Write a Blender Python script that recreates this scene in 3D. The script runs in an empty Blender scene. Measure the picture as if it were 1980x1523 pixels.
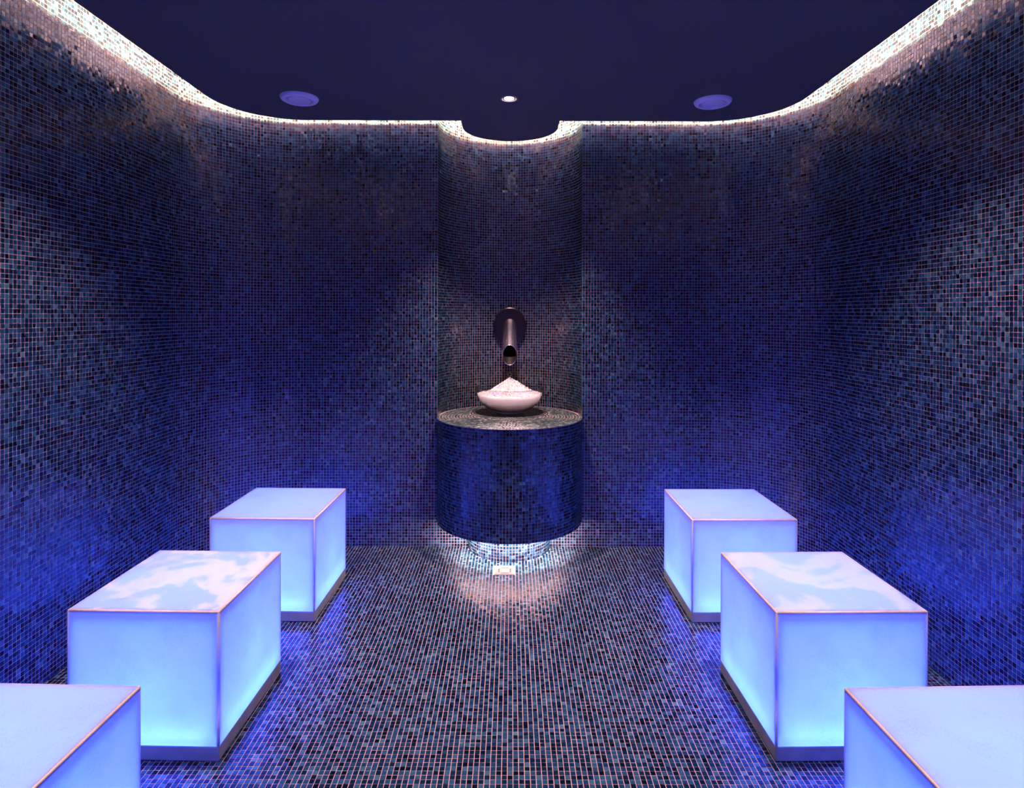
import bpy, bmesh, math, random
import numpy as np
from mathutils import Vector, Matrix

random.seed(7)
rng = np.random.default_rng(11)
PI = math.pi
scene = bpy.context.scene
C = scene.collection

# ------------------------------------------------------------------ camera
FPX, CXP, CYP = 1174.4, 990.0, 608.7          # focal length, principal point (pixels of 1980 x 1523)
CAM_H = 1.34
cd = bpy.data.cameras.new('camera')
cam = bpy.data.objects.new('camera', cd)
C.objects.link(cam)
cam.location = (0, 0, CAM_H)
yaw, pitch, roll = math.radians(-0.088), math.radians(-0.076), math.radians(-0.165)
Rw = Matrix.Rotation(yaw, 3, 'Z') @ Matrix.Rotation(pitch, 3, 'X') @ Matrix.Rotation(roll, 3, 'Y')
cam.rotation_euler = (Rw @ Matrix.Rotation(PI / 2, 3, 'X')).to_euler()
cd.sensor_fit = 'HORIZONTAL'
cd.sensor_width = 36.0
cd.lens = 36.0 * FPX / 1980.0
cd.shift_x = -(CXP - 990.0) / 1980.0
cd.shift_y = -(761.5 - CYP) / 1980.0
cd.clip_start = 0.02
scene.camera = cam

# ------------------------------------------------------------------ world, exposure
w = bpy.data.worlds.new('world')
scene.world = w
w.use_nodes = True
w.node_tree.nodes['Background'].inputs[0].default_value = (0, 0, 0, 1)
w.node_tree.nodes['Background'].inputs[1].default_value = 0.0
vs = scene.view_settings
vs.view_transform = 'Standard'
vs.look = 'None'
vs.exposure = 0.0
vs.gamma = 1.0
vs.use_curve_mapping = False

# light levels
COVE_L = 1900.0
COVE_C = (1.0, 0.59, 0.24)
SPOT_BEAM, SPOT_WIDE = 420.0, 255.0
SPOT_C = (1.0, 0.69, 0.65)
RING_L = 900.0
RING_C = (1.0, 0.77, 0.64)
SEAT_BAR, SEAT_CORE = 42.0, 9.0
SEAT_C = (0.068, 0.198, 3.3)

# ------------------------------------------------------------------ dimensions
XL, XR, YB = -1.686, 1.608, 3.50              # left, right and back wall
YF = -0.75                                    # wall behind the camera
RC = 0.52                                     # wall corner radius
NX, NR = -0.0073, 0.417                       # niche
ZC = 2.415                                    # underside of the hung ceiling
ZS = 2.66                                     # slab above it
PXL, PXR, PYB, PR = -1.5105, 1.4585, 3.381, 0.38
TONGUE_R, TONGUE_Y = 0.275, 3.507
PITCH, TILE = 0.0167, 0.0147
DY = 3.515                                    # pedestal centre
DZ0, DZ1 = 0.165, 0.752
YT = 0.75                                     # mosaic is laid tile by tile from here to the back

# ------------------------------------------------------------------ node helpers
def new_mat(name):
    m = bpy.data.materials.new(name)
    m.use_nodes = True
    nt = m.node_tree
    nt.nodes.clear()
    out = nt.nodes.new('ShaderNodeOutputMaterial')
    return m, nt, out

def node(nt, kind, **kw):
    n = nt.nodes.new(kind)
    for k, v in kw.items():
        if k.startswith('i_'):
            key = k[2:]
            n.inputs[int(key) if key.isdigit() else key.replace('_', ' ')].default_value = v
        else:
            setattr(n, k, v)
    return n

def ramp(nt, fac, stops):
    r = nt.nodes.new('ShaderNodeValToRGB')
    e = r.color_ramp.elements
    while len(e) < len(stops):
        e.new(0.5)
    for el, (p, c) in zip(e, stops):
        el.position = p
        el.color = (*c, 1)
    nt.links.new(fac, r.inputs[0])
    return r

def plain(name, col, rough=0.5, metal=0.0, spec=0.5, noise=0.0, nscale=8.0, bump=0.0):
    m, nt, out = new_mat(name)
    p = node(nt, 'ShaderNodeBsdfPrincipled')
    p.inputs['Roughness'].default_value = rough
    p.inputs['Metallic'].default_value = metal
    p.inputs['Specular IOR Level'].default_value = spec
    tc = node(nt, 'ShaderNodeTexCoord')
    n = node(nt, 'ShaderNodeTexNoise', i_Scale=nscale, i_Detail=4.0)
    nt.links.new(tc.outputs['Object'], n.inputs['Vector'])
    r = ramp(nt, n.outputs['Fac'], [(0.3, tuple(max(0, c * (1 - noise)) for c in col)), (0.7, tuple(min(1, c * (1 + noise)) for c in col))])
    nt.links.new(r.outputs[0], p.inputs['Base Color'])
    if bump:
        b = node(nt, 'ShaderNodeBump', i_Strength=bump, i_Distance=0.002)
        nt.links.new(n.outputs['Fac'], b.inputs['Height'])
        nt.links.new(b.outputs[0], p.inputs['Normal'])
    nt.links.new(p.outputs[0], out.inputs[0])
    return m

def emitter(name, col, strength):
    m, nt, out = new_mat(name)
    e = node(nt, 'ShaderNodeEmission')
    e.inputs[0].default_value = (*col, 1)
    e.inputs[1].default_value = strength
    nt.links.new(e.outputs[0], out.inputs[0])
    return m

def tile_mat(name, stops, rough=0.12):
    """Glass mosaic: each tile has its own 'tint', with faint cloudy swirls in the glass."""
    m, nt, out = new_mat(name)
    at = node(nt, 'ShaderNodeAttribute', attribute_name='tint')
    tc = node(nt, 'ShaderNodeNewGeometry')
    n = node(nt, 'ShaderNodeTexNoise', i_Scale=110.0, i_Detail=2.0, i_Distortion=2.0)
    nt.links.new(tc.outputs['Position'], n.inputs['Vector'])
    ms = node(nt, 'ShaderNodeMath', operation='MULTIPLY_ADD')
    ms.inputs[1].default_value = 0.34
    nt.links.new(n.outputs['Fac'], ms.inputs[0])
    sub = node(nt, 'ShaderNodeMath', operation='SUBTRACT')
    sub.inputs[1].default_value = 0.17
    nt.links.new(at.outputs['Fac'], sub.inputs[0])
    nt.links.new(sub.outputs[0], ms.inputs[2])
    r = ramp(nt, ms.outputs[0], stops)
    p = node(nt, 'ShaderNodeBsdfPrincipled')
    p.inputs['Roughness'].default_value = rough
    p.inputs['Specular IOR Level'].default_value = 0.22
    nt.links.new(r.outputs[0], p.inputs['Base Color'])
    b = node(nt, 'ShaderNodeBump', i_Strength=0.25, i_Distance=0.0015)
    nt.links.new(n.outputs['Fac'], b.inputs['Height'])
    nt.links.new(b.outputs[0], p.inputs['Normal'])
    nt.links.new(p.outputs[0], out.inputs[0])
    return m

def mosaic_far(name):
    """Mosaic as a surface pattern, only for the wall and floor behind the camera."""
    m, nt, out = new_mat(name)
    tc = node(nt, 'ShaderNodeTexCoord')
    br = node(nt, 'ShaderNodeTexBrick', offset=0.0)
    br.inputs['Color1'].default_value = (0.01, 0.03, 0.09, 1)
    br.inputs['Color2'].default_value = (0.04, 0.10, 0.20, 1)
    br.inputs['Mortar'].default_value = (0.55, 0.45, 0.45, 1)
    br.inputs['Scale'].default_value = 1.0
    br.inputs['Mortar Size'].default_value = 0.0011
    br.inputs['Brick Width'].default_value = PITCH
    br.inputs['Row Height'].default_value = PITCH
    nt.links.new(tc.outputs['UV'], br.inputs['Vector'])
    p = node(nt, 'ShaderNodeBsdfPrincipled')
    p.inputs['Roughness'].default_value = 0.25
    nt.links.new(br.outputs['Color'], p.inputs['Base Color'])
    nt.links.new(p.outputs[0], out.inputs[0])
    return m

def resin(name, stain=0.0, stain_seed=0.0, trans=0.55, film=(0.78, 0.76, 0.78)):
    """Frosted resin sheet: passes the light of the lamps behind it and scatters the room light on its face."""
    m, nt, out = new_mat(name)
    tc = node(nt, 'ShaderNodeTexCoord')
    n1 = node(nt, 'ShaderNodeTexNoise', i_Scale=520.0, i_Detail=2.0)
    n2 = node(nt, 'ShaderNodeTexNoise', i_Scale=9.0, i_Detail=5.0, i_Roughness=0.6)
    nt.links.new(tc.outputs['Object'], n1.inputs['Vector'])
    nt.links.new(tc.outputs['Object'], n2.inputs['Vector'])
    add = node(nt, 'ShaderNodeMath', operation='ADD')
    nt.links.new(n1.outputs['Fac'], add.inputs[0])
    nt.links.new(n2.outputs['Fac'], add.inputs[1])
    r = ramp(nt, add.outputs[0], [(0.45, (0.58, 0.60, 0.63)), (1.08, (1.0, 1.0, 1.0))])
    mh = node(nt, 'ShaderNodeMath', operation='MULTIPLY')
    mh.inputs[1].default_value = 1.0
    tr = node(nt, 'ShaderNodeBsdfTranslucent')
    nt.links.new(r.outputs[0], tr.inputs['Color'])
    df = node(nt, 'ShaderNodeBsdfDiffuse')
    df.inputs['Color'].default_value = (0.41, 0.42, 0.43, 1)
    mx = node(nt, 'ShaderNodeMixShader')
    mx.inputs[0].default_value = trans
    nt.links.new(df.outputs[0], mx.inputs[1])
    nt.links.new(tr.outputs[0], mx.inputs[2])
    gl = node(nt, 'ShaderNodeBsdfGlossy')
    gl.inputs['Roughness'].default_value = 0.28
    gl.inputs['Color'].default_value = (1, 1, 1, 1)
    fr = node(nt, 'ShaderNodeFresnel', i_IOR=1.38)
    last = mx
    if stain:
        n3 = node(nt, 'ShaderNodeTexNoise', i_Scale=4.2, i_Detail=6.0, i_Roughness=0.62, i_Distortion=0.6)
        n3.noise_dimensions = '4D'
        n3.inputs['W'].default_value = stain_seed
        nt.links.new(tc.outputs['Object'], n3.inputs['Vector'])
        sr = ramp(nt, n3.outputs['Fac'], [(0.495, (0, 0, 0)), (0.525, (stain,) * 3)])
        d2 = node(nt, 'ShaderNodeBsdfDiffuse')
        d2.inputs['Color'].default_value = (*film, 1)
        m2 = node(nt, 'ShaderNodeMixShader')
        nt.links.new(sr.outputs[0], m2.inputs[0])
        nt.links.new(mx.outputs[0], m2.inputs[1])
        nt.links.new(d2.outputs[0], m2.inputs[2])
        last = m2
    m3 = node(nt, 'ShaderNodeMixShader')
    nt.links.new(fr.outputs[0], m3.inputs[0])
    nt.links.new(last.outputs[0], m3.inputs[1])
    nt.links.new(gl.outputs[0], m3.inputs[2])
    nt.links.new(m3.outputs[0], out.inputs[0])
    return m

def bowl_glass(name):
    m, nt, out = new_mat(name)
    t = node(nt, 'ShaderNodeBsdfTransparent')
    t.inputs[0].default_value = (0.93, 0.92, 0.93, 1)
    g = node(nt, 'ShaderNodeBsdfGlossy')
    g.inputs['Roughness'].default_value = 0.04
    lw = node(nt, 'ShaderNodeLayerWeight', i_Blend=0.5)
    pw = node(nt, 'ShaderNodeMath', operation='POWER')
    pw.inputs[1].default_value = 2.6
    nt.links.new(lw.outputs['Facing'], pw.inputs[0])
    fr = node(nt, 'ShaderNodeMath', operation='MULTIPLY_ADD')
    fr.inputs[1].default_value = 0.75
    fr.inputs[2].default_value = 0.06
    nt.links.new(pw.outputs[0], fr.inputs[0])
    mx = node(nt, 'ShaderNodeMixShader')
    nt.links.new(fr.outputs[0], mx.inputs[0])
    nt.links.new(t.outputs[0], mx.inputs[1])
    nt.links.new(g.outputs[0], mx.inputs[2])
    nt.links.new(mx.outputs[0], out.inputs[0])
    return m

STOPS = [(0.0, (0.0006, 0.0020, 0.008)), (0.35, (0.0030, 0.0170, 0.044)), (0.65, (0.011, 0.049, 0.092)), (1.0, (0.052, 0.112, 0.132))]
PALE = [(0.0, (0.018, 0.026, 0.03)), (0.35, (0.06, 0.083, 0.09)), (0.65, (0.125, 0.15, 0.15)), (1.0, (0.23, 0.24, 0.24))]
M = {
    'tile': tile_mat('blue_glass_mosaic', STOPS),
    'tile_pale': tile_mat('grey_glass_mosaic', PALE, 0.2),
    'grout': plain('pale_grout', (0.37, 0.225, 0.25), 0.9, spec=0.1, noise=0.10, nscale=6.0),
    'far': mosaic_far('mosaic_behind_camera'),
    'ceiling': plain('dark_ceiling_paint', (0.098, 0.112, 0.084), 0.75, spec=0.2, noise=0.04, nscale=1.2),
    'slab': plain('cove_plaster', (0.22, 0.23, 0.60), 0.9, spec=0.1, noise=0.05),
    'plaster': plain('pale_plaster', (0.66, 0.58, 0.60), 0.9, spec=0.1, noise=0.05),
    'led': emitter('cove_strip_light', COVE_C, COVE_L),
    'ring': emitter('under_pedestal_light', RING_C, RING_L),
    'lamp': emitter('spotlight_bulb', (1.0, 0.80, 0.74), 260.0),
    'bar': emitter('seat_light_bar', SEAT_C, SEAT_BAR),
    'core': emitter('seat_light_core', SEAT_C, SEAT_CORE),
    'resin': resin('frosted_resin'),
    'resin_top': resin('frosted_resin_top', 0.25, 3.0),
    'resin_wet': resin('frosted_resin_stained', 0.36, 1.9),
    'seam': plain('tan_seam_glue', (0.64, 0.49, 0.41), 0.5, noise=0.2, nscale=30.0),
    'edge': resin('thick_resin_edge', trans=0.35),
    'base': plain('grey_resin_base', (0.19, 0.19, 0.16), 0.45, noise=0.2, nscale=14.0),
    'white': plain('white_plastic', (0.88, 0.88, 0.90), 0.35, noise=0.02),
    'black': plain('recess_shade_black', (0.006, 0.006, 0.008), 0.8, noise=0.0),  # flat black, the shade of shallow recesses put into the colour
    'steel': plain('brushed_steel', (0.62, 0.56, 0.58), 0.26, metal=1.0, noise=0.05, nscale=20.0),
    'pipe': plain('dark_polished_steel', (0.85, 0.76, 0.80), 0.27, metal=1.0, noise=0.04, nscale=20.0),
    'bore': plain('bore_shade_black', (0.010, 0.008, 0.009), 0.4, metal=0.0, noise=0.1, nscale=20.0),  # inside of the steel pipe, its shade put into the colour
    'dark_steel': plain('dark_steel', (0.10, 0.075, 0.09), 0.30, metal=1.0, noise=0.06, nscale=14.0),
    'drain': plain('drain_steel', (0.13, 0.095, 0.095), 0.5, metal=0.2, noise=0.08, nscale=40.0),
    'glass': bowl_glass('bowl_glass'),
    'ice': plain('crushed_ice', (0.70, 0.67, 0.69), 0.5, noise=0.04, nscale=160.0, bump=0.8),
    'chips': plain('ice_chips', (0.80, 0.77, 0.79), 0.4, noise=0.03),
    'foot': plain('foot_refracted_white', (0.85, 0.82, 0.84), 0.4, noise=0.03),  # clear foot coloured white for the light it refracts
    'trim': plain('spotlight_trim', (0.35, 0.30, 0.34), 0.4, metal=0.6, noise=0.03),
}

pi_ = [n_ for n_ in M['ice'].node_tree.nodes if n_.type == 'BSDF_PRINCIPLED'][0]
pi_.inputs['Subsurface Weight'].default_value = 1.0
pi_.inputs['Subsurface Radius'].default_value = (1.0, 1.0, 1.0)
pi_.inputs['Subsurface Scale'].default_value = 0.16

# ------------------------------------------------------------------ mesh helpers
def link(name, me, mat=None, parent=None, smooth=False):
    o = bpy.data.objects.new(name, me)
    C.objects.link(o)
    if mat is not None and not me.materials:
        me.materials.append(mat)
    if parent is not None:
        o.parent = parent
    if smooth:
        me.polygons.foreach_set('use_smooth', [True] * len(me.polygons))
    return o

def mesh(name, verts, faces):
    me = bpy.data.meshes.new(name)
    me.from_pydata([tuple(v) for v in verts], [], faces)
    me.update()
    return me

def tag(o, label=None, cat=None, group=None, kind=None):
    for k, v in (('label', label), ('category', cat), ('group', group), ('kind', kind)):
        if v:
            o[k] = v
    return o

def struct(name, me, mat, smooth=False):
    return tag(link(name, me, mat, None, smooth), kind='structure')

def empty(name, loc, rz=0.0):
    o = bpy.data.objects.new(name, None)
    C.objects.link(o)
    o.location = loc
    o.rotation_euler = (0, 0, rz)
    o.empty_display_size = 0.05
    return o

def box_me(name, x0, x1, y0, y1, z0, z1, bev=0.0, seg=2):
    bm = bmesh.new()
    bmesh.ops.create_cube(bm, size=1.0)
    for v in bm.verts:
        v.co = Vector(((x0 + x1) / 2 + v.co.x * (x1 - x0), (y0 + y1) / 2 + v.co.y * (y1 - y0), (z0 + z1) / 2 + v.co.z * (z1 - z0)))
    if bev:
        bmesh.ops.bevel(bm, geom=bm.edges[:], offset=bev, segments=seg, profile=0.5, affect='EDGES')
    me = bpy.data.meshes.new(name)
    bm.to_mesh(me)
    bm.free()
    return me

def lathe_me(name, prof, n=64, a0=0.0, a1=2 * PI, centre=(0, 0), sx=1.0, sy=1.0, flip=False):
    """Surface of revolution of (r, z) points about a vertical axis."""
    full = abs(a1 - a0 - 2 * PI) < 1e-6
    cols = n if full else n + 1
    vs_, fs = [], []
    for i in range(cols):
        a = a0 + (a1 - a0) * i / n
        for r, z in prof:
            vs_.append((centre[0] + sx * r * math.cos(a), centre[1] + sy * r * math.sin(a), z))
    k = len(prof)
    for i in range(n):
        j = (i + 1) % cols
        for q in range(k - 1):
            f = (i * k + q, j * k + q, j * k + q + 1, i * k + q + 1)
            fs.append(f[::-1] if flip else f)
    me = mesh(name, vs_, fs)
    bm = bmesh.new()
    bm.from_mesh(me)
    bmesh.ops.remove_doubles(bm, verts=bm.verts, dist=1e-6)
    bm.to_mesh(me)
    bm.free()
    return me

def wall_me(name, pts, z0, z1, thick):
    """Solid wall along a plan path; thickness to the left of the direction of travel."""
    n = len(pts)
    off = []
    for i in range(n):
        a = Vector(pts[max(0, i - 1)])
        b = Vector(pts[min(n - 1, i + 1)])
        t = (b - a).normalized()
        off.append((pts[i][0] - t.y * thick, pts[i][1] + t.x * thick))
    v = []
    for (x, y), (ox, oy) in zip(pts, off):
        v += [(x, y, z0), (x, y, z1), (ox, oy, z1), (ox, oy, z0)]
    f = []
    for i in range(n - 1):
        a, b = i * 4, i * 4 + 4
        for q in range(4):
            f.append((a + q, a + (q + 1) % 4, b + (q + 1) % 4, b + q))
    f.append((3, 2, 1, 0))
    e = (n - 1) * 4
    f.append((e, e + 1, e + 2, e + 3))
    return mesh(name, v, f)

def arc(cx, cy, r, a0, a1, n):
    return [(cx + r * math.cos(a0 + (a1 - a0) * i / n), cy + r * math.sin(a0 + (a1 - a0) * i / n)) for i in range(n + 1)]

# ------------------------------------------------------------------ tiles
H2 = TILE / 2
PROUD = 0.0012

def tint(n):
    t = rng.normal(0.39, 0.205, n)
    dark = rng.random(n) < 0.13
    t[dark] *= 0.35
    return np.clip(t, 0.02, 0.98)

def tile_cloud(name, Cn, U, V, N, mat, parent, hu=None, tilt=0.036):
    """All tiles of a surface as one mesh: a raised glass square per tile, each slightly off level."""
    n = len(Cn)
    hu = np.full(n, H2) if hu is None else hu
    tu = rng.normal(0, tilt, n)
    tv = rng.normal(0, tilt, n)
    lift = PROUD + rng.normal(0, 0.00012, n)
    vv = np.zeros((n, 8, 3))
    sgn = [(-1, -1), (1, -1), (1, 1), (-1, 1)]
    for k, (a, b) in enumerate(sgn):
        vv[:, k] = Cn + U * (a * hu)[:, None] + V * (b * H2) - N * 0.0006
        iu, iv = hu - 0.0003, H2 - 0.0003
        vv[:, 4 + k] = Cn + U * (a * iu)[:, None] + V * (b * iv) + N * (lift + a * iu * tu + b * iv * tv)[:, None]
    base = (np.arange(n) * 8)[:, None, None]
    quads = np.array([[4, 5, 6, 7], [0, 1, 5, 4], [1, 2, 6, 5], [2, 3, 7, 6], [3, 0, 4, 7]])[None]
    idx = (base + quads).reshape(-1).astype(np.int32)
    me = bpy.data.meshes.new(name)
    me.vertices.add(n * 8)
    me.vertices.foreach_set('co', vv.reshape(-1).astype(np.float32))
    nf = n * 5
    me.loops.add(nf * 4)
    me.loops.foreach_set('vertex_index', idx)
    me.polygons.add(nf)
    me.polygons.foreach_set('loop_start', (np.arange(nf) * 4).astype(np.int32))
    at = me.attributes.new('tint', 'FLOAT', 'FACE')
    at.data.foreach_set('value', np.repeat(tint(n), 5).astype(np.float32))
    me.polygons.foreach_set('use_smooth', np.zeros(nf, bool))
    me.update(calc_edges=True)
    o = link(name, me, mat, parent)
    o['kind'] = 'stuff'
    return o

def tile_variants(k=24):
    out = []
    for i in range(k):
        tu, tv = rng.normal(0, 0.032, 2)
        v = [(a * H2, b * H2, -0.0006) for a, b in ((-1, -1), (1, -1), (1, 1), (-1, 1))]
        h = H2 - 0.0003
        v += [(a * h, b * h, PROUD + a * h * tu + b * h * tv) for a, b in ((-1, -1), (1, -1), (1, 1), (-1, 1))]
        me = mesh('tile', v, [(4, 5, 6, 7), (0, 1, 5, 4), (1, 2, 6, 5), (2, 3, 7, 6), (3, 0, 4, 7)])
        at = me.attributes.new('tint', 'FLOAT', 'FACE')
        at.data.foreach_set('value', [float(tint(1)[0])] * 5)
        me.materials.append(M['tile'])
        out.append(me)
    return out

VARS = tile_variants()

def single_tiles(Cn, U, V, N, parent):
    for c, u, v, n in zip(Cn, U, V, N):
        o = bpy.data.objects.new('tile', random.choice(VARS))
        C.objects.link(o)
        m = Matrix((u, v, n)).transposed().to_4x4()
        m.translation = Vector(c)
        o.matrix_world = m
        o.parent = parent

def project(P):
    R = np.array(Rw)
    q = (P - np.array([0, 0, CAM_H])) @ R
    y = np.maximum(q[:, 1], 1e-3)
    return CXP + FPX * q[:, 0] / y, CYP - FPX * q[:, 2] / y, q[:, 1]

def nearest(Cn, box, hide=(), count=300):
    """Indices of the tiles that show largest inside the frame and are not hidden behind a seat."""
    u, v, d = project(Cn)
    ok = (d > 0.3) & (u > box[0]) & (u < box[2]) & (v > box[1]) & (v < box[3])
    for x0, y0, x1, y1 in hide:
        ok &= ~((u > x0) & (u < x1) & (v > y0) & (v < y1))
    i = np.where(ok)[0]
    return i[np.argsort(d[i])[:count]]

def lay(name, arr, parent, mat, box=None, hide=()):
    Cn, U, V, N = arr
    keep = np.ones(len(Cn), bool)
    if box:
        i = nearest(Cn, box, hide)
        keep[i] = False
        single_tiles(Cn[i], U[i], V[i], N[i], parent)
    return tile_cloud(name, Cn[keep], U[keep], V[keep], N[keep], mat, parent)

def path_tiles(fn, s_list, z_list):
    """fn(s) -> (x, y, tangent, inward normal); z rows."""
    Cn, U, V, N = [], [], [], []
    for s in s_list:
        x, y, t, n = fn(s)
        for z in z_list:
            Cn.append((x, y, z)); U.append((t[0], t[1], 0)); V.append((0, 0, 1)); N.append((n[0], n[1], 0))
    Cn, U, V, N = map(lambda a: np.array(a, float), (Cn, U, V, N))
    # keep U x V = N
    flip = np.einsum('ij,ij->i', np.cross(U, V), N) < 0
    U[flip] *= -1
    return Cn, U, V, N

# ------------------------------------------------------------------ room shell
# floor
fl = struct('floor', box_me('floor', XL - 0.1, XR + 0.1, YT, YB + 0.1, -0.08, 0.0), M['grout'])
nx = int((XR - XL) / PITCH)
gx = NX + (np.arange(-110, 110) + 0.5) * PITCH
gx = gx[(gx > XL - H2) & (gx < XR + H2)]
gy = YB - 0.0085 - np.arange(0, int((YB - YT) / PITCH)) * PITCH
X, Y = np.meshgrid(gx, gy)
X, Y = X.ravel(), Y.ravel()
# outside the rounded corners of the room
inside = np.ones(len(X), bool)
for cx, sg in ((XL + RC, -1), (XR - RC, 1)):
    cor = ((X - cx) * sg > 0) & (Y > YB - RC)
    inside &= ~(cor & (np.hypot(X - cx, Y - (YB - RC)) > RC + H2))
DRX, DRY, DRS = -0.030, 3.17, 0.052             # floor drain
inside &= ~((abs(X - DRX) < DRS + H2 - 0.002) & (abs(Y - DRY) < DRS + H2 - 0.002))
inside &= ~(np.hypot(X - NX, Y - DY) < 0.236)
X, Y = X[inside], Y[inside]
n = len(X)
arr = (np.stack([X, Y, np.zeros(n)], 1), np.tile([1., 0, 0], (n, 1)), np.tile([0, 1., 0], (n, 1)), np.tile([0, 0, 1.], (n, 1)))
lay('mosaic_tiles', arr, fl, M['tile'], (300, 900, 1610, 1519))

def uv_box(name, x0, x1, y0, y1, z0, z1):
    me = box_me(name, x0, x1, y0, y1, z0, z1)
    uv = me.uv_layers.new(name='UVMap')
    for p in me.polygons:
        nn = p.normal
        for li in p.loop_indices:
            c = me.vertices[me.loops[li].vertex_index].co
            uv.data[li].uv = (c.x, c.y) if abs(nn.z) > 0.5 else ((c.x, c.z) if abs(nn.y) > 0.5 else (c.y, c.z))
    return me

struct('floor_behind_camera', uv_box('floor_behind_camera', XL - 0.1, XR + 0.1, YF, YT, -0.08, 0.0), M['far'])
struct('wall_front', uv_box('wall_front', XL - 0.1, XR + 0.1, YF - 0.08, YF, -0.08, ZS), M['far'])

# side walls
zrow = 0.0095 + np.arange(0, int((ZS - 0.01) / PITCH)) * PITCH
ystart = YB - RC
ncol = int((ystart - YT) / PITCH)
for name, xw, nrm, sgn in (('wall_left', XL, (1, 0), 1), ('wall_right', XR, (-1, 0), -1)):
    pts = [(xw, YT), (xw, ystart)]
    wl = struct(name, wall_me(name, pts if sgn > 0 else pts[::-1], -0.08, ZS, 0.1), M['grout'])
    s = ystart - (np.arange(ncol) + 0.5) * (ystart - YT) / ncol
    arr = path_tiles(lambda y: (xw, y, (0, 1), nrm), s, zrow)
    box = (2, 4, 990, 1318) if sgn > 0 else (990, 4, 1977, 1322)
    lay('mosaic_tiles', arr, wl, M['tile'], box)
    struct('wall_%s_behind_camera' % name[5:], uv_box('w', min(xw, xw - sgn * 0.1), max(xw, xw - sgn * 0.1), YF, YT, -0.08, ZS), M['far'])

# back wall with rounded corners and the niche cut into it above the counter
wb_pts_l = arc(XL + RC, YB - RC, RC, PI, PI / 2, 84) + [(NX - NR, YB)]
wb_pts_r = [(NX + NR, YB)] + arc(XR - RC, YB - RC, RC, PI / 2, 0, 84)
me_l = wall_me('wl', wb_pts_l, -0.08, ZS, 0.1)
me_r = wall_me('wr', wb_pts_r, -0.08, ZS, 0.1)
me_c = box_me('wc', NX - NR, NX + NR, YB, YB + 0.1, -0.08, DZ1 - 0.02)
bm = bmesh.new()
for me in (me_l, me_r, me_c):
    bm.from_mesh(me)
mw = bpy.data.meshes.new('wall_back')
bm.to_mesh(mw)
bm.free()
wb = struct('wall_back', mw, M['grout'])

def back_left(s):                               # s measured leftwards from the niche edge
    L = (NX - NR) - (XL + RC)
    if s <= L:
        return NX - NR - s, YB, (1, 0), (0, -1)
    a = PI / 2 + (s - L) / RC
    return XL + RC + RC * math.cos(a), YB - RC + RC * math.sin(a), (-math.sin(a), math.cos(a)), (-math.cos(a), -math.sin(a))

def back_right(s):
    L = (XR - RC) - (NX + NR)
    if s <= L:
        return NX + NR + s, YB, (1, 0), (0, -1)
    a = PI / 2 - (s - L) / RC
    return XR - RC + RC * math.cos(a), YB - RC + RC * math.sin(a), (-math.sin(a), math.cos(a)), (-math.cos(a), -math.sin(a))

parts = []
for fn, L in ((back_left, (NX - NR) - (XL + RC)), (back_right, (XR - RC) - (NX + NR))):
    tot = L + RC * PI / 2
    nn = round(tot / PITCH)
    parts.append(path_tiles(fn, (np.arange(nn) + 0.5) * tot / nn, zrow))
zlow = zrow[zrow < DZ1 - 0.03]
parts.append(path_tiles(lambda x: (x, YB, (1, 0), (0, -1)), NX - NR + (np.arange(50) + 0.5) * 2 * NR / 50, zlow))
arr = tuple(np.concatenate([p[k] for p in parts]) for k in range(4))
keep = ~((np.abs(arr[0][:, 0] - NX) < NR - 0.012) & (arr[0][:, 1] > YB - 0.01) & (arr[0][:, 2] > DZ0 + 0.05) & (arr[0][:, 2] < DZ1))
arr = tuple(a[keep] for a in arr)
lay('mosaic_tiles', arr, wb, M['tile'])

# niche: half-cylinder recess
nz0 = DZ1 - 0.02
n_pts = arc(NX, YB, NR, PI, 0, 156)
wn = struct('wall_niche', wall_me('wall_niche', n_pts, nz0, ZS, 0.06), M['grout'])
na = int(PI * NR / PITCH)
zn = DZ1 + 0.0085 + np.arange(int((ZS - DZ1 - 0.01) / PITCH)) * PITCH
def niche(a):
    return NX + NR * math.cos(a), YB + NR * math.sin(a), (-math.sin(a), math.cos(a)), (-math.cos(a), -math.sin(a))
lay('mosaic_tiles', path_tiles(niche, (np.arange(na) + 0.5) * PI / na, zn), wn, M['tile'])

# ceiling slab and the hung ceiling with its upstand and hidden light strip
struct('ceiling_slab', box_me('ceiling_slab', XL - 0.1, XR + 0.1, YF, YB + NR + 0.12, ZS, ZS + 0.08), M['slab'])

def panel_path(inset):
    r = PR
    p = [(PXL + inset, YF + 0.12)]
    p += arc(PXL + r, PYB - r, r - inset, PI, PI / 2, 18)
    p += [(NX - TONGUE_R + inset, PYB - inset)]
    p += arc(NX, TONGUE_Y, TONGUE_R - inset, PI, 0, 36)
    p += [(NX + TONGUE_R - inset, PYB - inset)]
    p += arc(PXR - r, PYB - r, r - inset, PI / 2, 0, 18)
    p += [(PXR - inset, YF + 0.12)]
    return p

def prism(name, pts, z0, z1):
    n_ = len(pts)
    v = [(x, y, z0) for x, y in pts] + [(x, y, z1) for x, y in pts]
    f = [tuple(range(n_)), tuple(range(2 * n_ - 1, n_ - 1, -1))]
    f += [(i, i + n_, (i + 1) % n_ + n_, (i + 1) % n_) for i in range(n_)]
    return mesh(name, v, f)

def ribbon(name, inner, outer, z0, z1):
    """Closed bar between two plan paths."""
    n_ = len(inner)
    v = []
    for (a, b), (c, d) in zip(inner, outer):
        v += [(a, b, z0), (c, d, z0), (c, d, z1), (a, b, z1)]
    f = []
    for i in range(n_ - 1):
        p, q = i * 4, i * 4 + 4
        for k in range(4):
            f.append((p + k, p + (k + 1) % 4, q + (k + 1) % 4, q + k))
    f += [(3, 2, 1, 0), tuple(4 * (n_ - 1) + k for k in range(4))]
    return mesh(name, v, f)

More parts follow.
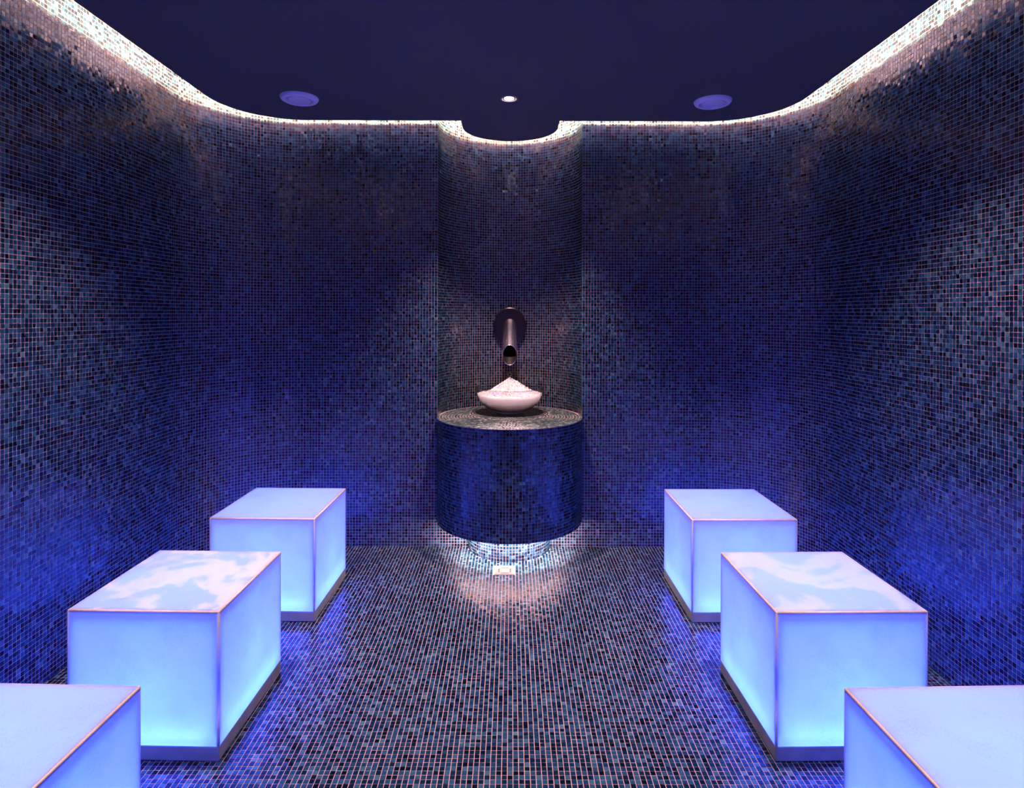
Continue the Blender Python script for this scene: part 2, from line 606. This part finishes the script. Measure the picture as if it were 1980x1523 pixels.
ceil = struct('ceiling', prism('ceiling', panel_path(0.0), ZC, ZC + 0.014), M['ceiling'])
link('upstand', ribbon('upstand', panel_path(0.006), panel_path(0.0), ZC + 0.012, ZC + 0.022), M['slab'], ceil)
link('light_strip', ribbon('light_strip', panel_path(0.068), panel_path(0.060), ZC + 0.018, ZC + 0.028), M['led'], ceil)

# ------------------------------------------------------------------ pedestal with the ice bowl
ped = empty('tiled_pedestal', (NX, DY, 0))
tag(ped, 'half-round blue mosaic pedestal with a lit recess, under the bowl of ice', 'pedestal')

def local(o):
    """Meshes of the pedestal are written in world coordinates; hang them on its empty."""
    o.matrix_parent_inverse = Matrix.Translation((-NX, -DY, 0))
    return o

def half_prof(r, y_wall):
    """Plan angles of the part of a circle about (NX, DY) in front of the wall."""
    a = math.asin(min(1, (y_wall - DY) / r))
    return PI - a, 2 * PI + a

A0, A1 = half_prof(NR, YB)
drum = local(link('drum', lathe_me('drum', [(0.345, DZ0), (NR - 0.001, DZ0), (NR - 0.001, DZ1 - 0.004), (0.0, DZ1 - 0.004)], 72, A0, A1, (NX, DY)), M['grout'], ped))
local(link('drum_underside', lathe_me('drum_underside', [(0.01, DZ0 + 0.035), (0.345, DZ0 + 0.035), (0.345, DZ0)], 72, A0, A1, (NX, DY)), M['plaster'], ped))
zd = DZ0 + 0.0090 + np.arange(int((DZ1 - DZ0) / PITCH)) * PITCH
nd = int((A1 - A0) * NR / PITCH)
def drum_fn(a):
    return NX + NR * math.cos(a), DY + NR * math.sin(a), (-math.sin(a), math.cos(a)), (math.cos(a), math.sin(a))
arr = path_tiles(drum_fn, A0 + (np.arange(nd) + 0.5) * (A1 - A0) / nd, zd)
t = local(tile_cloud('drum_tiles', *arr, M['tile'], ped, tilt=0.045))
PLR = 0.236
P0, P1 = half_prof(PLR, YB)
local(link('plinth', lathe_me('plinth', [(PLR, 0.0), (PLR, DZ0 + 0.035)], 48, P0, P1, (NX, DY)), M['grout'], ped))
npl = int((P1 - P0) * PLR / PITCH)
def plinth_fn(a):
    return NX + PLR * math.cos(a), DY + PLR * math.sin(a), (-math.sin(a), math.cos(a)), (math.cos(a), math.sin(a))
local(tile_cloud('plinth_tiles', *path_tiles(plinth_fn, P0 + (np.arange(npl) + 0.5) * (P1 - P0) / npl, 0.0095 + np.arange(11) * PITCH), M['tile'], ped))
local(link('light_ring', lathe_me('light_ring', [(0.3445, DZ0 + 0.012), (0.3405, DZ0 + 0.012), (0.3405, DZ0 + 0.020), (0.3445, DZ0 + 0.020), (0.3445, DZ0 + 0.012)], 60, PI + 0.42, 2 * PI - 0.42, (NX, DY), flip=True), M['ring'], ped))
# counter: front half on the drum, back half in the niche
BY = 3.62                                       # bowl centre
ctop = local(link('countertop', lathe_me('countertop', [(0.0, DZ1), (NR, DZ1), (NR, DZ1 - 0.003), (0, DZ1 - 0.003)], 96, 0, 2 * PI, (NX, DY - 0.008), flip=True), M['grout'], ped))
Cn, U, V, N, HU = [], [], [], [], []
DISC_R = 0.228
r = NR - 0.007
while r > 0.01:
    k = max(5, int(2 * PI * r / PITCH))
    ph = random.random() * 6
    for i in range(k):
        a = ph + 2 * PI * i / k
        x, y = NX + r * math.cos(a), DY - 0.008 + r * math.sin(a)
        if math.hypot(x - NX, y - BY) < DISC_R + H2:
            continue
        if math.hypot(x - NX, y - YB) > NR - 0.006 and y > YB:
            continue
        Cn.append((x, y, DZ1)); U.append((-math.sin(a), math.cos(a), 0)); V.append((-math.cos(a), -math.sin(a), 0)); N.append((0, 0, 1)); HU.append(PI * r / k - 0.0011)
    r -= PITCH
r = DISC_R - 0.016
while r > 0.02:
    k = max(5, int(2 * PI * r / PITCH))
    ph = random.random() * 6
    for i in range(k):
        a = ph + 2 * PI * i / k
        x, y = NX + r * math.cos(a), BY + r * math.sin(a)
        Cn.append((x, y, DZ1)); U.append((-math.sin(a), math.cos(a), 0)); V.append((-math.cos(a), -math.sin(a), 0)); N.append((0, 0, 1)); HU.append(PI * r / k - 0.0011)
    r -= PITCH
local(tile_cloud('countertop_tiles', *[np.array(q, float) for q in (Cn, U, V, N)], M['tile_pale'], ped, hu=np.array(HU), tilt=0.03))
gr = local(link('drain_groove', lathe_me('drain_groove', [(DISC_R - 0.006, DZ1 + 0.0004), (DISC_R + 0.004, DZ1 + 0.0004)], 72, 0, 2 * PI, (NX, BY), flip=True), M['black'], ped))  # flat ring, the groove's shade given as black

# bowl of crushed ice
bowl = empty('glass_bowl', (NX, BY, DZ1 + 0.0022))
tag(bowl, 'clear glass bowl with a round foot, full of crushed ice', 'bowl')
RB, HB, FT = 0.2065, 0.149, 0.076
outer, inner = [], []
for i in range(19):
    t_ = i / 18
    z = 0.012 + (HB - 0.012) * t_
    q = math.sqrt(max(0, 1 - (1 - t_ * 0.93) ** 2.15))
    outer.append((0.062 + (RB - 0.062) * q / math.sqrt(1 - 0.07 ** 2.15), z))
prof = [(0.062, 0.010)] + outer + [(RB - 0.0015, HB + 0.002)]
inn = [(max(0, rr - 0.0045), zz + 0.0005) for rr, zz in outer][::-1]
body = link('bowl_wall', lathe_me('bowl_wall', prof + inn + [(0.0, 0.016)], 72), M['glass'], bowl, smooth=True)

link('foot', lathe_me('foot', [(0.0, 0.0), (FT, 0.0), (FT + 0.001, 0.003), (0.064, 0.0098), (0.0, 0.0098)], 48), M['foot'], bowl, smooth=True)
link('rim', lathe_me('rim', [(RB - 0.004, HB), (RB - 0.0022, HB + 0.0028), (RB + 0.0006, HB + 0.0028), (RB + 0.0016, HB), (RB - 0.0005, HB - 0.002), (RB - 0.004, HB)], 72), M['glass'], bowl, smooth=True)

# crushed ice: heap following the inside of the bowl, rough on top
ib = bmesh.new()
prof_in = [(max(0.001, rr - 0.0062), zz + 0.002) for rr, zz in outer if zz < HB * 0.77]
ang = 150
rows = []
rtop, ztop = prof_in[-1]
surf = [(0.001, 0.014)] + prof_in
nrad = 46
for k in range(1, nrad + 1):
    u_ = 1 - k / nrad
    rr = rtop * u_
    zz = ztop + 0.092 * max(0.0, 1 - (rr / 0.142)) ** 1.05 if rr < 0.142 else ztop
    surf.append((max(rr, 0.0005), zz))
for j, (rr, zz) in enumerate(surf):
    row = []
    for i in range(ang):
        a = 2 * PI * i / ang
        top = j > len(prof_in)
        jr = random.gauss(0, 0.0026) if top else random.uniform(-0.0008, 0)
        jz = random.gauss(0, 0.0030) if top else 0
        lump = 0.006 * math.sin(3 * a + 1.3) + 0.004 * math.sin(7 * a + 0.4) if top and rr < 0.15 else 0
        q = max(0.0004, rr + jr)
        row.append(ib.verts.new((q * math.cos(a), q * math.sin(a), zz + jz + lump * min(1, rr / 0.05))))
    rows.append(row)
for j in range(len(rows) - 1):
    for i in range(ang):
        ib.faces.new((rows[j][i], rows[j][(i + 1) % ang], rows[j + 1][(i + 1) % ang], rows[j + 1][i]))
ib.faces.new(rows[-1])
ib.faces.new(rows[0][::-1])
nheap = len(ib.faces)
# loose chips on the heap
for k in range(700):
    a = random.random() * 2 * PI
    rr = 0.150 * math.sqrt(random.random())
    zz = ztop + (0.092 * max(0.0, 1 - rr / 0.142) ** 1.05 if rr < 0.142 else 0) + 0.002
    s_ = random.uniform(0.0018, 0.0042)
    mat = Matrix.Translation((rr * math.cos(a), rr * math.sin(a), zz)) @ Matrix.Rotation(random.random() * 6, 4, Vector((random.random(), random.random(), random.random() + .1))) @ Matrix.Diagonal((s_, s_ * random.uniform(.6, 1.2), s_ * random.uniform(.5, 1), 1))
    bmesh.ops.create_cube(ib, size=1.6, matrix=mat)
ib.faces.ensure_lookup_table()
for q in range(nheap, len(ib.faces)):
    ib.faces[q].material_index = 1
ime = bpy.data.meshes.new('crushed_ice')
ib.to_mesh(ime)
ib.free()
ice = link('crushed_ice', ime, M['ice'])
ime.materials.append(M['chips'])
ice.location = (NX, BY, DZ1 + 0.0022)
tag(ice, 'white crushed ice heaped to a peak in the glass bowl', 'ice', kind='stuff')

# ice chute on the niche wall
chute = empty('ice_chute', (NX, YB + NR, 1.263))
tag(chute, 'dark metal ice chute pipe with round wall plate above the bowl', 'spout')
fl_me = lathe_me('wall_plate', [(0.0, 0.012), (0.097, 0.012), (0.102, 0.009), (0.1035, 0.0), (0.0, 0.0)], 64, sy=1.17)
wp = link('wall_plate', fl_me, M['dark_steel'], chute, smooth=False)
wp.rotation_euler = (PI / 2, 0, 0)
wp.location = (0, -0.030, 0)
fill = link('plate_mount', lathe_me('plate_mount', [(0.0, 0.0), (0.085, 0.0), (0.085, -0.035), (0.0, -0.035)], 48, sy=1.1), M['dark_steel'], chute)
fill.rotation_euler = (PI / 2, 0, 0)
fill.location = (0, -0.030, 0)
PRAD = 0.0427
ax = Vector((0, -math.cos(math.radians(37)), -math.sin(math.radians(37))))
start = Vector((0, -0.010, 0.018))
endp = Vector((0, -0.257, -0.161))
nrm = Vector((0, -math.cos(math.radians(9)), math.sin(math.radians(9))))
e1 = Vector((1, 0, 0))
e2 = ax.cross(e1).normalized()
def tube(rad, n_=56):
    ring0, ring1 = [], []
    for i in range(n_):
        a = 2 * PI * i / n_
        o_ = e1 * (rad * math.cos(a)) + e2 * (rad * math.sin(a))
        p0 = start + o_
        p0 = p0 + ax * ((-0.030 - p0.y) / ax.y)          # starts on the plate
        q = start + o_
        tt = (endp - q).dot(nrm) / ax.dot(nrm)
        ring0.append(p0); ring1.append(q + ax * tt)
    return ring0, ring1
o0, o1 = tube(PRAD)
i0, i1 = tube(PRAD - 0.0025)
k = len(o0)
def sleeve(name, ra, rb):
    n_ = len(ra)
    return mesh(name, ra + rb, [(i, (i + 1) % n_, n_ + (i + 1) % n_, n_ + i) for i in range(n_)])
pipe = link('pipe', sleeve('pipe', o0, o1), M['pipe'], chute, smooth=True)
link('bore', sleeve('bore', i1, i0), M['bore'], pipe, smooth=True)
# outlet lip
lip = []
cen = sum(o1, Vector()) / k
lv, lf = [], []
for i in range(k):
    d_ = (o1[i] - cen).normalized()
    for s_ in range(6):
        b_ = 2 * PI * s_ / 6
        lv.append(o1[i] + d_ * (-0.001 + 0.0018 * math.cos(b_)) + nrm * (0.0018 * math.sin(b_)))
for i in range(k):
    j = (i + 1) % k
    for s_ in range(6):
        lf.append((i * 6 + s_, j * 6 + s_, j * 6 + (s_ + 1) % 6, i * 6 + (s_ + 1) % 6))
link('outlet_lip', mesh('outlet_lip', lv, lf), M['steel'], pipe, smooth=True)

# small round fitting in the wall under the chute
so = empty('wall_sensor', (NX, YB + NR, 0.952))
tag(so, 'tiny round metal ring fitting on niche wall below the chute', 'fitting')
a_ = link('ring', lathe_me('ring', [(0.0085, 0.0), (0.0090, 0.004), (0.0125, 0.004), (0.0130, 0.0)], 32), M['steel'], so, smooth=True)
b_ = link('button', lathe_me('button', [(0.0, 0.0025), (0.0045, 0.0025), (0.005, 0.0)], 24), M['dark_steel'], so)
c_ = link('face', lathe_me('face', [(0.0, 0.0012), (0.0088, 0.0012), (0.0088, 0.0)], 24), M['black'], so)
for q in (a_, b_, c_):
    q.rotation_euler = (PI / 2, 0, 0)
    q.location = (0, -0.0012, 0)

# floor drain
dr = empty('floor_drain', (DRX, DRY, 0))
tag(dr, 'small square metal floor drain in the mosaic before the pedestal', 'drain')
S = DRS
bm = bmesh.new()
def bq(x0, x1, y0, y1, z0, z1):
    bmesh.ops.create_cube(bm, size=1.0, matrix=Matrix.Translation(((x0 + x1) / 2, (y0 + y1) / 2, (z0 + z1) / 2)) @ Matrix.Diagonal((x1 - x0, y1 - y0, z1 - z0, 1)))
for a in ((-S, S, S - 0.018, S), (-S, S, -S, -S + 0.018), (-S, -S + 0.018, -S + 0.018, S - 0.018), (S - 0.018, S, -S + 0.018, S - 0.018)):
    bq(*a, 0.0, 0.0025)
fm = bpy.data.meshes.new('frame')
bm.to_mesh(fm); bm.free()
link('frame', fm, M['drain'], dr)
link('pit', box_me('pit', -S + 0.017, S - 0.017, -S + 0.017, S - 0.017, 0.0001, 0.0006), M['black'], dr)  # thin black sheet for the shade under the grate
link('grate', box_me('grate', -0.026, 0.026, -0.027, 0.027, 0.0008, 0.0026, 0.0005, 1), M['drain'], dr)
for sx in (-1, 1):
    link('corner_tab', box_me('corner_tab', min(sx * 0.020, sx * 0.035), max(sx * 0.020, sx * 0.035), -0.0345, -0.024, 0.0006, 0.0024), M['drain'], dr)
    link('corner_tab', box_me('corner_tab', min(sx * 0.020, sx * 0.035), max(sx * 0.020, sx * 0.035), 0.024, 0.0345, 0.0006, 0.0024), M['drain'], dr)

# ------------------------------------------------------------------ ceiling fittings
def vent(loc, label):
    e = empty('ceiling_vent', loc)
    tag(e, label, 'vent', 'round white ceiling vents')
    link('rim', lathe_me('rim', [(0.093, 0.0), (0.091, -0.007), (0.085, -0.014), (0.076, -0.018), (0.068, -0.018), (0.0645, -0.014), (0.064, 0.0)], 56), M['white'], e, smooth=True)
    link('throat', lathe_me('throat', [(0.0, -0.001), (0.066, -0.001), (0.066, 0.0), (0, 0.0)], 40, flip=True), M['black'], e)  # black disc on the uncut ceiling, painted shade of the gap
    d = link('disc', lathe_me('disc', [(0.0, -0.0165), (0.048, -0.0160), (0.0530, -0.0145), (0.0550, -0.012), (0.0520, -0.009), (0.0, -0.009)], 56), M['white'], e, smooth=True)
    bm_ = bmesh.new()
    for i in range(48):
        a = 2 * PI * i / 48
        m_ = Matrix.Rotation(a, 4, 'Z') @ Matrix.Translation((0.0560, 0, -0.006)) @ Matrix.Diagonal((0.013, 0.0010, 0.005, 1))
        bmesh.ops.create_cube(bm_, size=1.0, matrix=m_)
    rm = bpy.data.meshes.new('fins')
    bm_.to_mesh(rm); bm_.free()
    f_ = link('fins', rm, M['white'], d)
    f_['kind'] = 'stuff'
    return e

vent((-1.058, 3.03, ZC), 'round white ceiling vent above the left row of cube seats')
vent((1.013, 3.06, ZC), 'round white ceiling vent above the right row of cube seats')

def downlight(loc, label, group, beam, wide, cone=96.0):
    e = empty('ceiling_spotlight', loc)
    tag(e, label, 'spotlight', group)
    link('trim_ring', lathe_me('trim_ring', [(0.045, 0.0), (0.044, -0.004), (0.038, -0.005), (0.033, -0.002), (0.031, 0.0)], 48), M['trim'], e, smooth=True)
    link('reflector', lathe_me('reflector', [(0.024, -0.0008), (0.031, -0.0012)], 32), M['steel'], e)
    link('bulb', lathe_me('bulb', [(0.0, -0.0022), (0.020, -0.0020), (0.024, -0.0012)], 32), M['lamp'], e)
    for nm, pw, ang, bl, rad in (('beam', beam, 19.0, 0.85, 0.012), ('spill', wide, cone, 1.0, 0.022)):
        if pw <= 0:
            continue
        ld = bpy.data.lights.new(nm, 'SPOT')
        ld.energy = pw
        ld.color = SPOT_C
        ld.spot_size = math.radians(ang)
        ld.spot_blend = bl
        ld.shadow_soft_size = rad
        lo = bpy.data.objects.new(nm, ld)
        C.objects.link(lo)
        lo.parent = e
        lo.location = (0, 0, -0.03)
    return e

downlight((-0.013, 3.03, ZC), 'small lit recessed ceiling spotlight above the ice bowl', 'recessed ceiling spotlights', SPOT_BEAM, SPOT_WIDE * 1.35, 90.0)
downlight((-1.06, 1.93, ZC), 'recessed ceiling spotlight straight above the left middle cube seat', 'recessed ceiling spotlights', 0.0, SPOT_WIDE)
downlight((1.01, 1.93, ZC), 'recessed ceiling spotlight straight above the right middle cube seat', 'recessed ceiling spotlights', 0.0, SPOT_WIDE)
downlight((-1.06, 0.83, ZC), 'added ceiling spotlight above the nearest left cube seat, lighting the foreground', 'recessed ceiling spotlights', 0.0, SPOT_WIDE * 0.25)  # unseen lamp, added to light the foreground
downlight((1.01, 0.83, ZC), 'added ceiling spotlight above the nearest right cube seat, lighting the foreground', 'recessed ceiling spotlights', 0.0, SPOT_WIDE * 0.25)  # its unseen pair on the right, also added for foreground light

# ------------------------------------------------------------------ glowing cube seats
W, H = 0.4625, 0.449
BAND = 0.046
ER = 0.0045                                    # edge radius
HW = W / 2

def quad(name, pts, nx_=1, ny_=1):
    return mesh(name, pts, [(0, 1, 2, 3)])

def bar_between(name, p, q, r, n_=10):
    p, q = Vector(p), Vector(q)
    d = (q - p).normalized()
    a = d.orthogonal().normalized()
    b = d.cross(a)
    v, f = [], []
    for e_ in (p, q):
        for i in range(n_):
            t_ = 2 * PI * (i + 0.5) / n_
            v.append(e_ + a * (r * math.cos(t_)) + b * (r * math.sin(t_)))
    for i in range(n_):
        f.append((i, (i + 1) % n_, n_ + (i + 1) % n_, n_ + i))
    f += [tuple(range(n_))[::-1], tuple(range(n_, 2 * n_))]
    return mesh(name, v, f)

def seat_parts():
    c = HW - ER
    side = quad('side_panel', [(-c, -HW, BAND), (c, -HW, BAND), (c, -HW, H - ER), (-c, -HW, H - ER)])
    top = quad('top_panel', [(-c, -c, H), (c, -c, H), (c, c, H), (-c, c, H)])
    base = box_me('base_band', -HW, HW, -HW, HW, 0.0, BAND, 0.004, 2)
    seam_t = bar_between('top_seam', (-c, -c, H - ER), (c, -c, H - ER), ER)
    seam_v = bar_between('corner_edge', (-c, -c, BAND - 0.002), (-c, -c, H - ER), ER)
    cap = bmesh.new()
    bmesh.ops.create_uvsphere(cap, u_segments=10, v_segments=8, radius=ER)
    cm = bpy.data.meshes.new('corner_cap')
    cap.to_mesh(cm); cap.free()
    lb = box_me('light_bar', -0.19, 0.19, -HW + 0.036, -HW + 0.046, BAND + 0.010, BAND + 0.018)
    core = box_me('light_core', -0.10, 0.10, -0.10, 0.10, BAND + 0.06, BAND + 0.26)
    fr = box_me('edge_shade_bar', -c + 0.012, c - 0.012, -c + 0.006, -c + 0.012, H - 0.036, H - 0.012)  # unseen bar, added inside to shade the panel's top edge
    up = box_me('edge_shade_post', -c + 0.006, -c + 0.016, -c + 0.006, -c + 0.016, BAND + 0.03, H - 0.036)  # unseen post, added to darken the upright edges
    up.materials.append(M['white'])
    side.materials.append(M['resin']); base.materials.append(M['base'])
    seam_t.materials.append(M['seam']); seam_v.materials.append(M['edge']); cm.materials.append(M['seam'])
    lb.materials.append(M['bar']); core.materials.append(M['core']); fr.materials.append(M['white'])
    for q in (seam_t, seam_v, cm):
        q.polygons.foreach_set('use_smooth', [True] * len(q.polygons))
    return side, top, base, seam_t, seam_v, cm, lb, core, fr, up

side, top, base, seam_t, seam_v, capm, lbar, core, shade_bar, shade_post = seat_parts()

def seat(x, y, rz, label, top_mat):
    e = empty('cube_seat', (x, y, 0.0012), math.radians(rz))
    tag(e, label, 'seat', 'glowing cube seats in two rows')
    tm = top.copy()
    tm.materials.clear()
    tm.materials.append(M[top_mat])
    link('top_panel', tm, None, e)
    link('base_band', base, None, e)
    link('light_core', core, None, e)
    c = HW - ER
    for k in range(4):
        for nm, me in (('side_panel', side), ('top_seam', seam_t), ('corner_edge', seam_v), ('light_bar', lbar), ('edge_shade_bar', shade_bar), ('edge_shade_post', shade_post)):
            o = link(nm, me, None, e)
            o.rotation_euler = (0, 0, k * PI / 2)
            if nm == 'corner_edge':
                q = link('corner_cap', capm, None, o)
                q.location = (-c, -c, H - ER)
    return e

SEATS = [
    (-1.0756, 2.8725, -1.21, 'glowing pale blue cube seat at back left, beside the tiled back wall', 'resin'),
    (1.0174, 2.8700, 0.61, 'glowing pale blue cube seat at back right, beside the tiled back wall', 'resin'),
    (-1.0939, 2.0486, -1.33, 'glowing cube seat in the middle of the left row, blotchy whitish top', 'resin_wet'),
    (1.0237, 2.0513, 0.95, 'glowing cube seat in the middle of the right row, pinkish-white top', 'resin_top'),
    (-1.1195, 1.2294, -1.70, 'nearest glowing cube seat on the left, cut off by the bottom edge', 'resin'),
    (1.0358, 1.2271, 1.52, 'nearest glowing cube seat on the right, cut off by the bottom edge', 'resin'),
]
for s in SEATS:
    seat(*s)
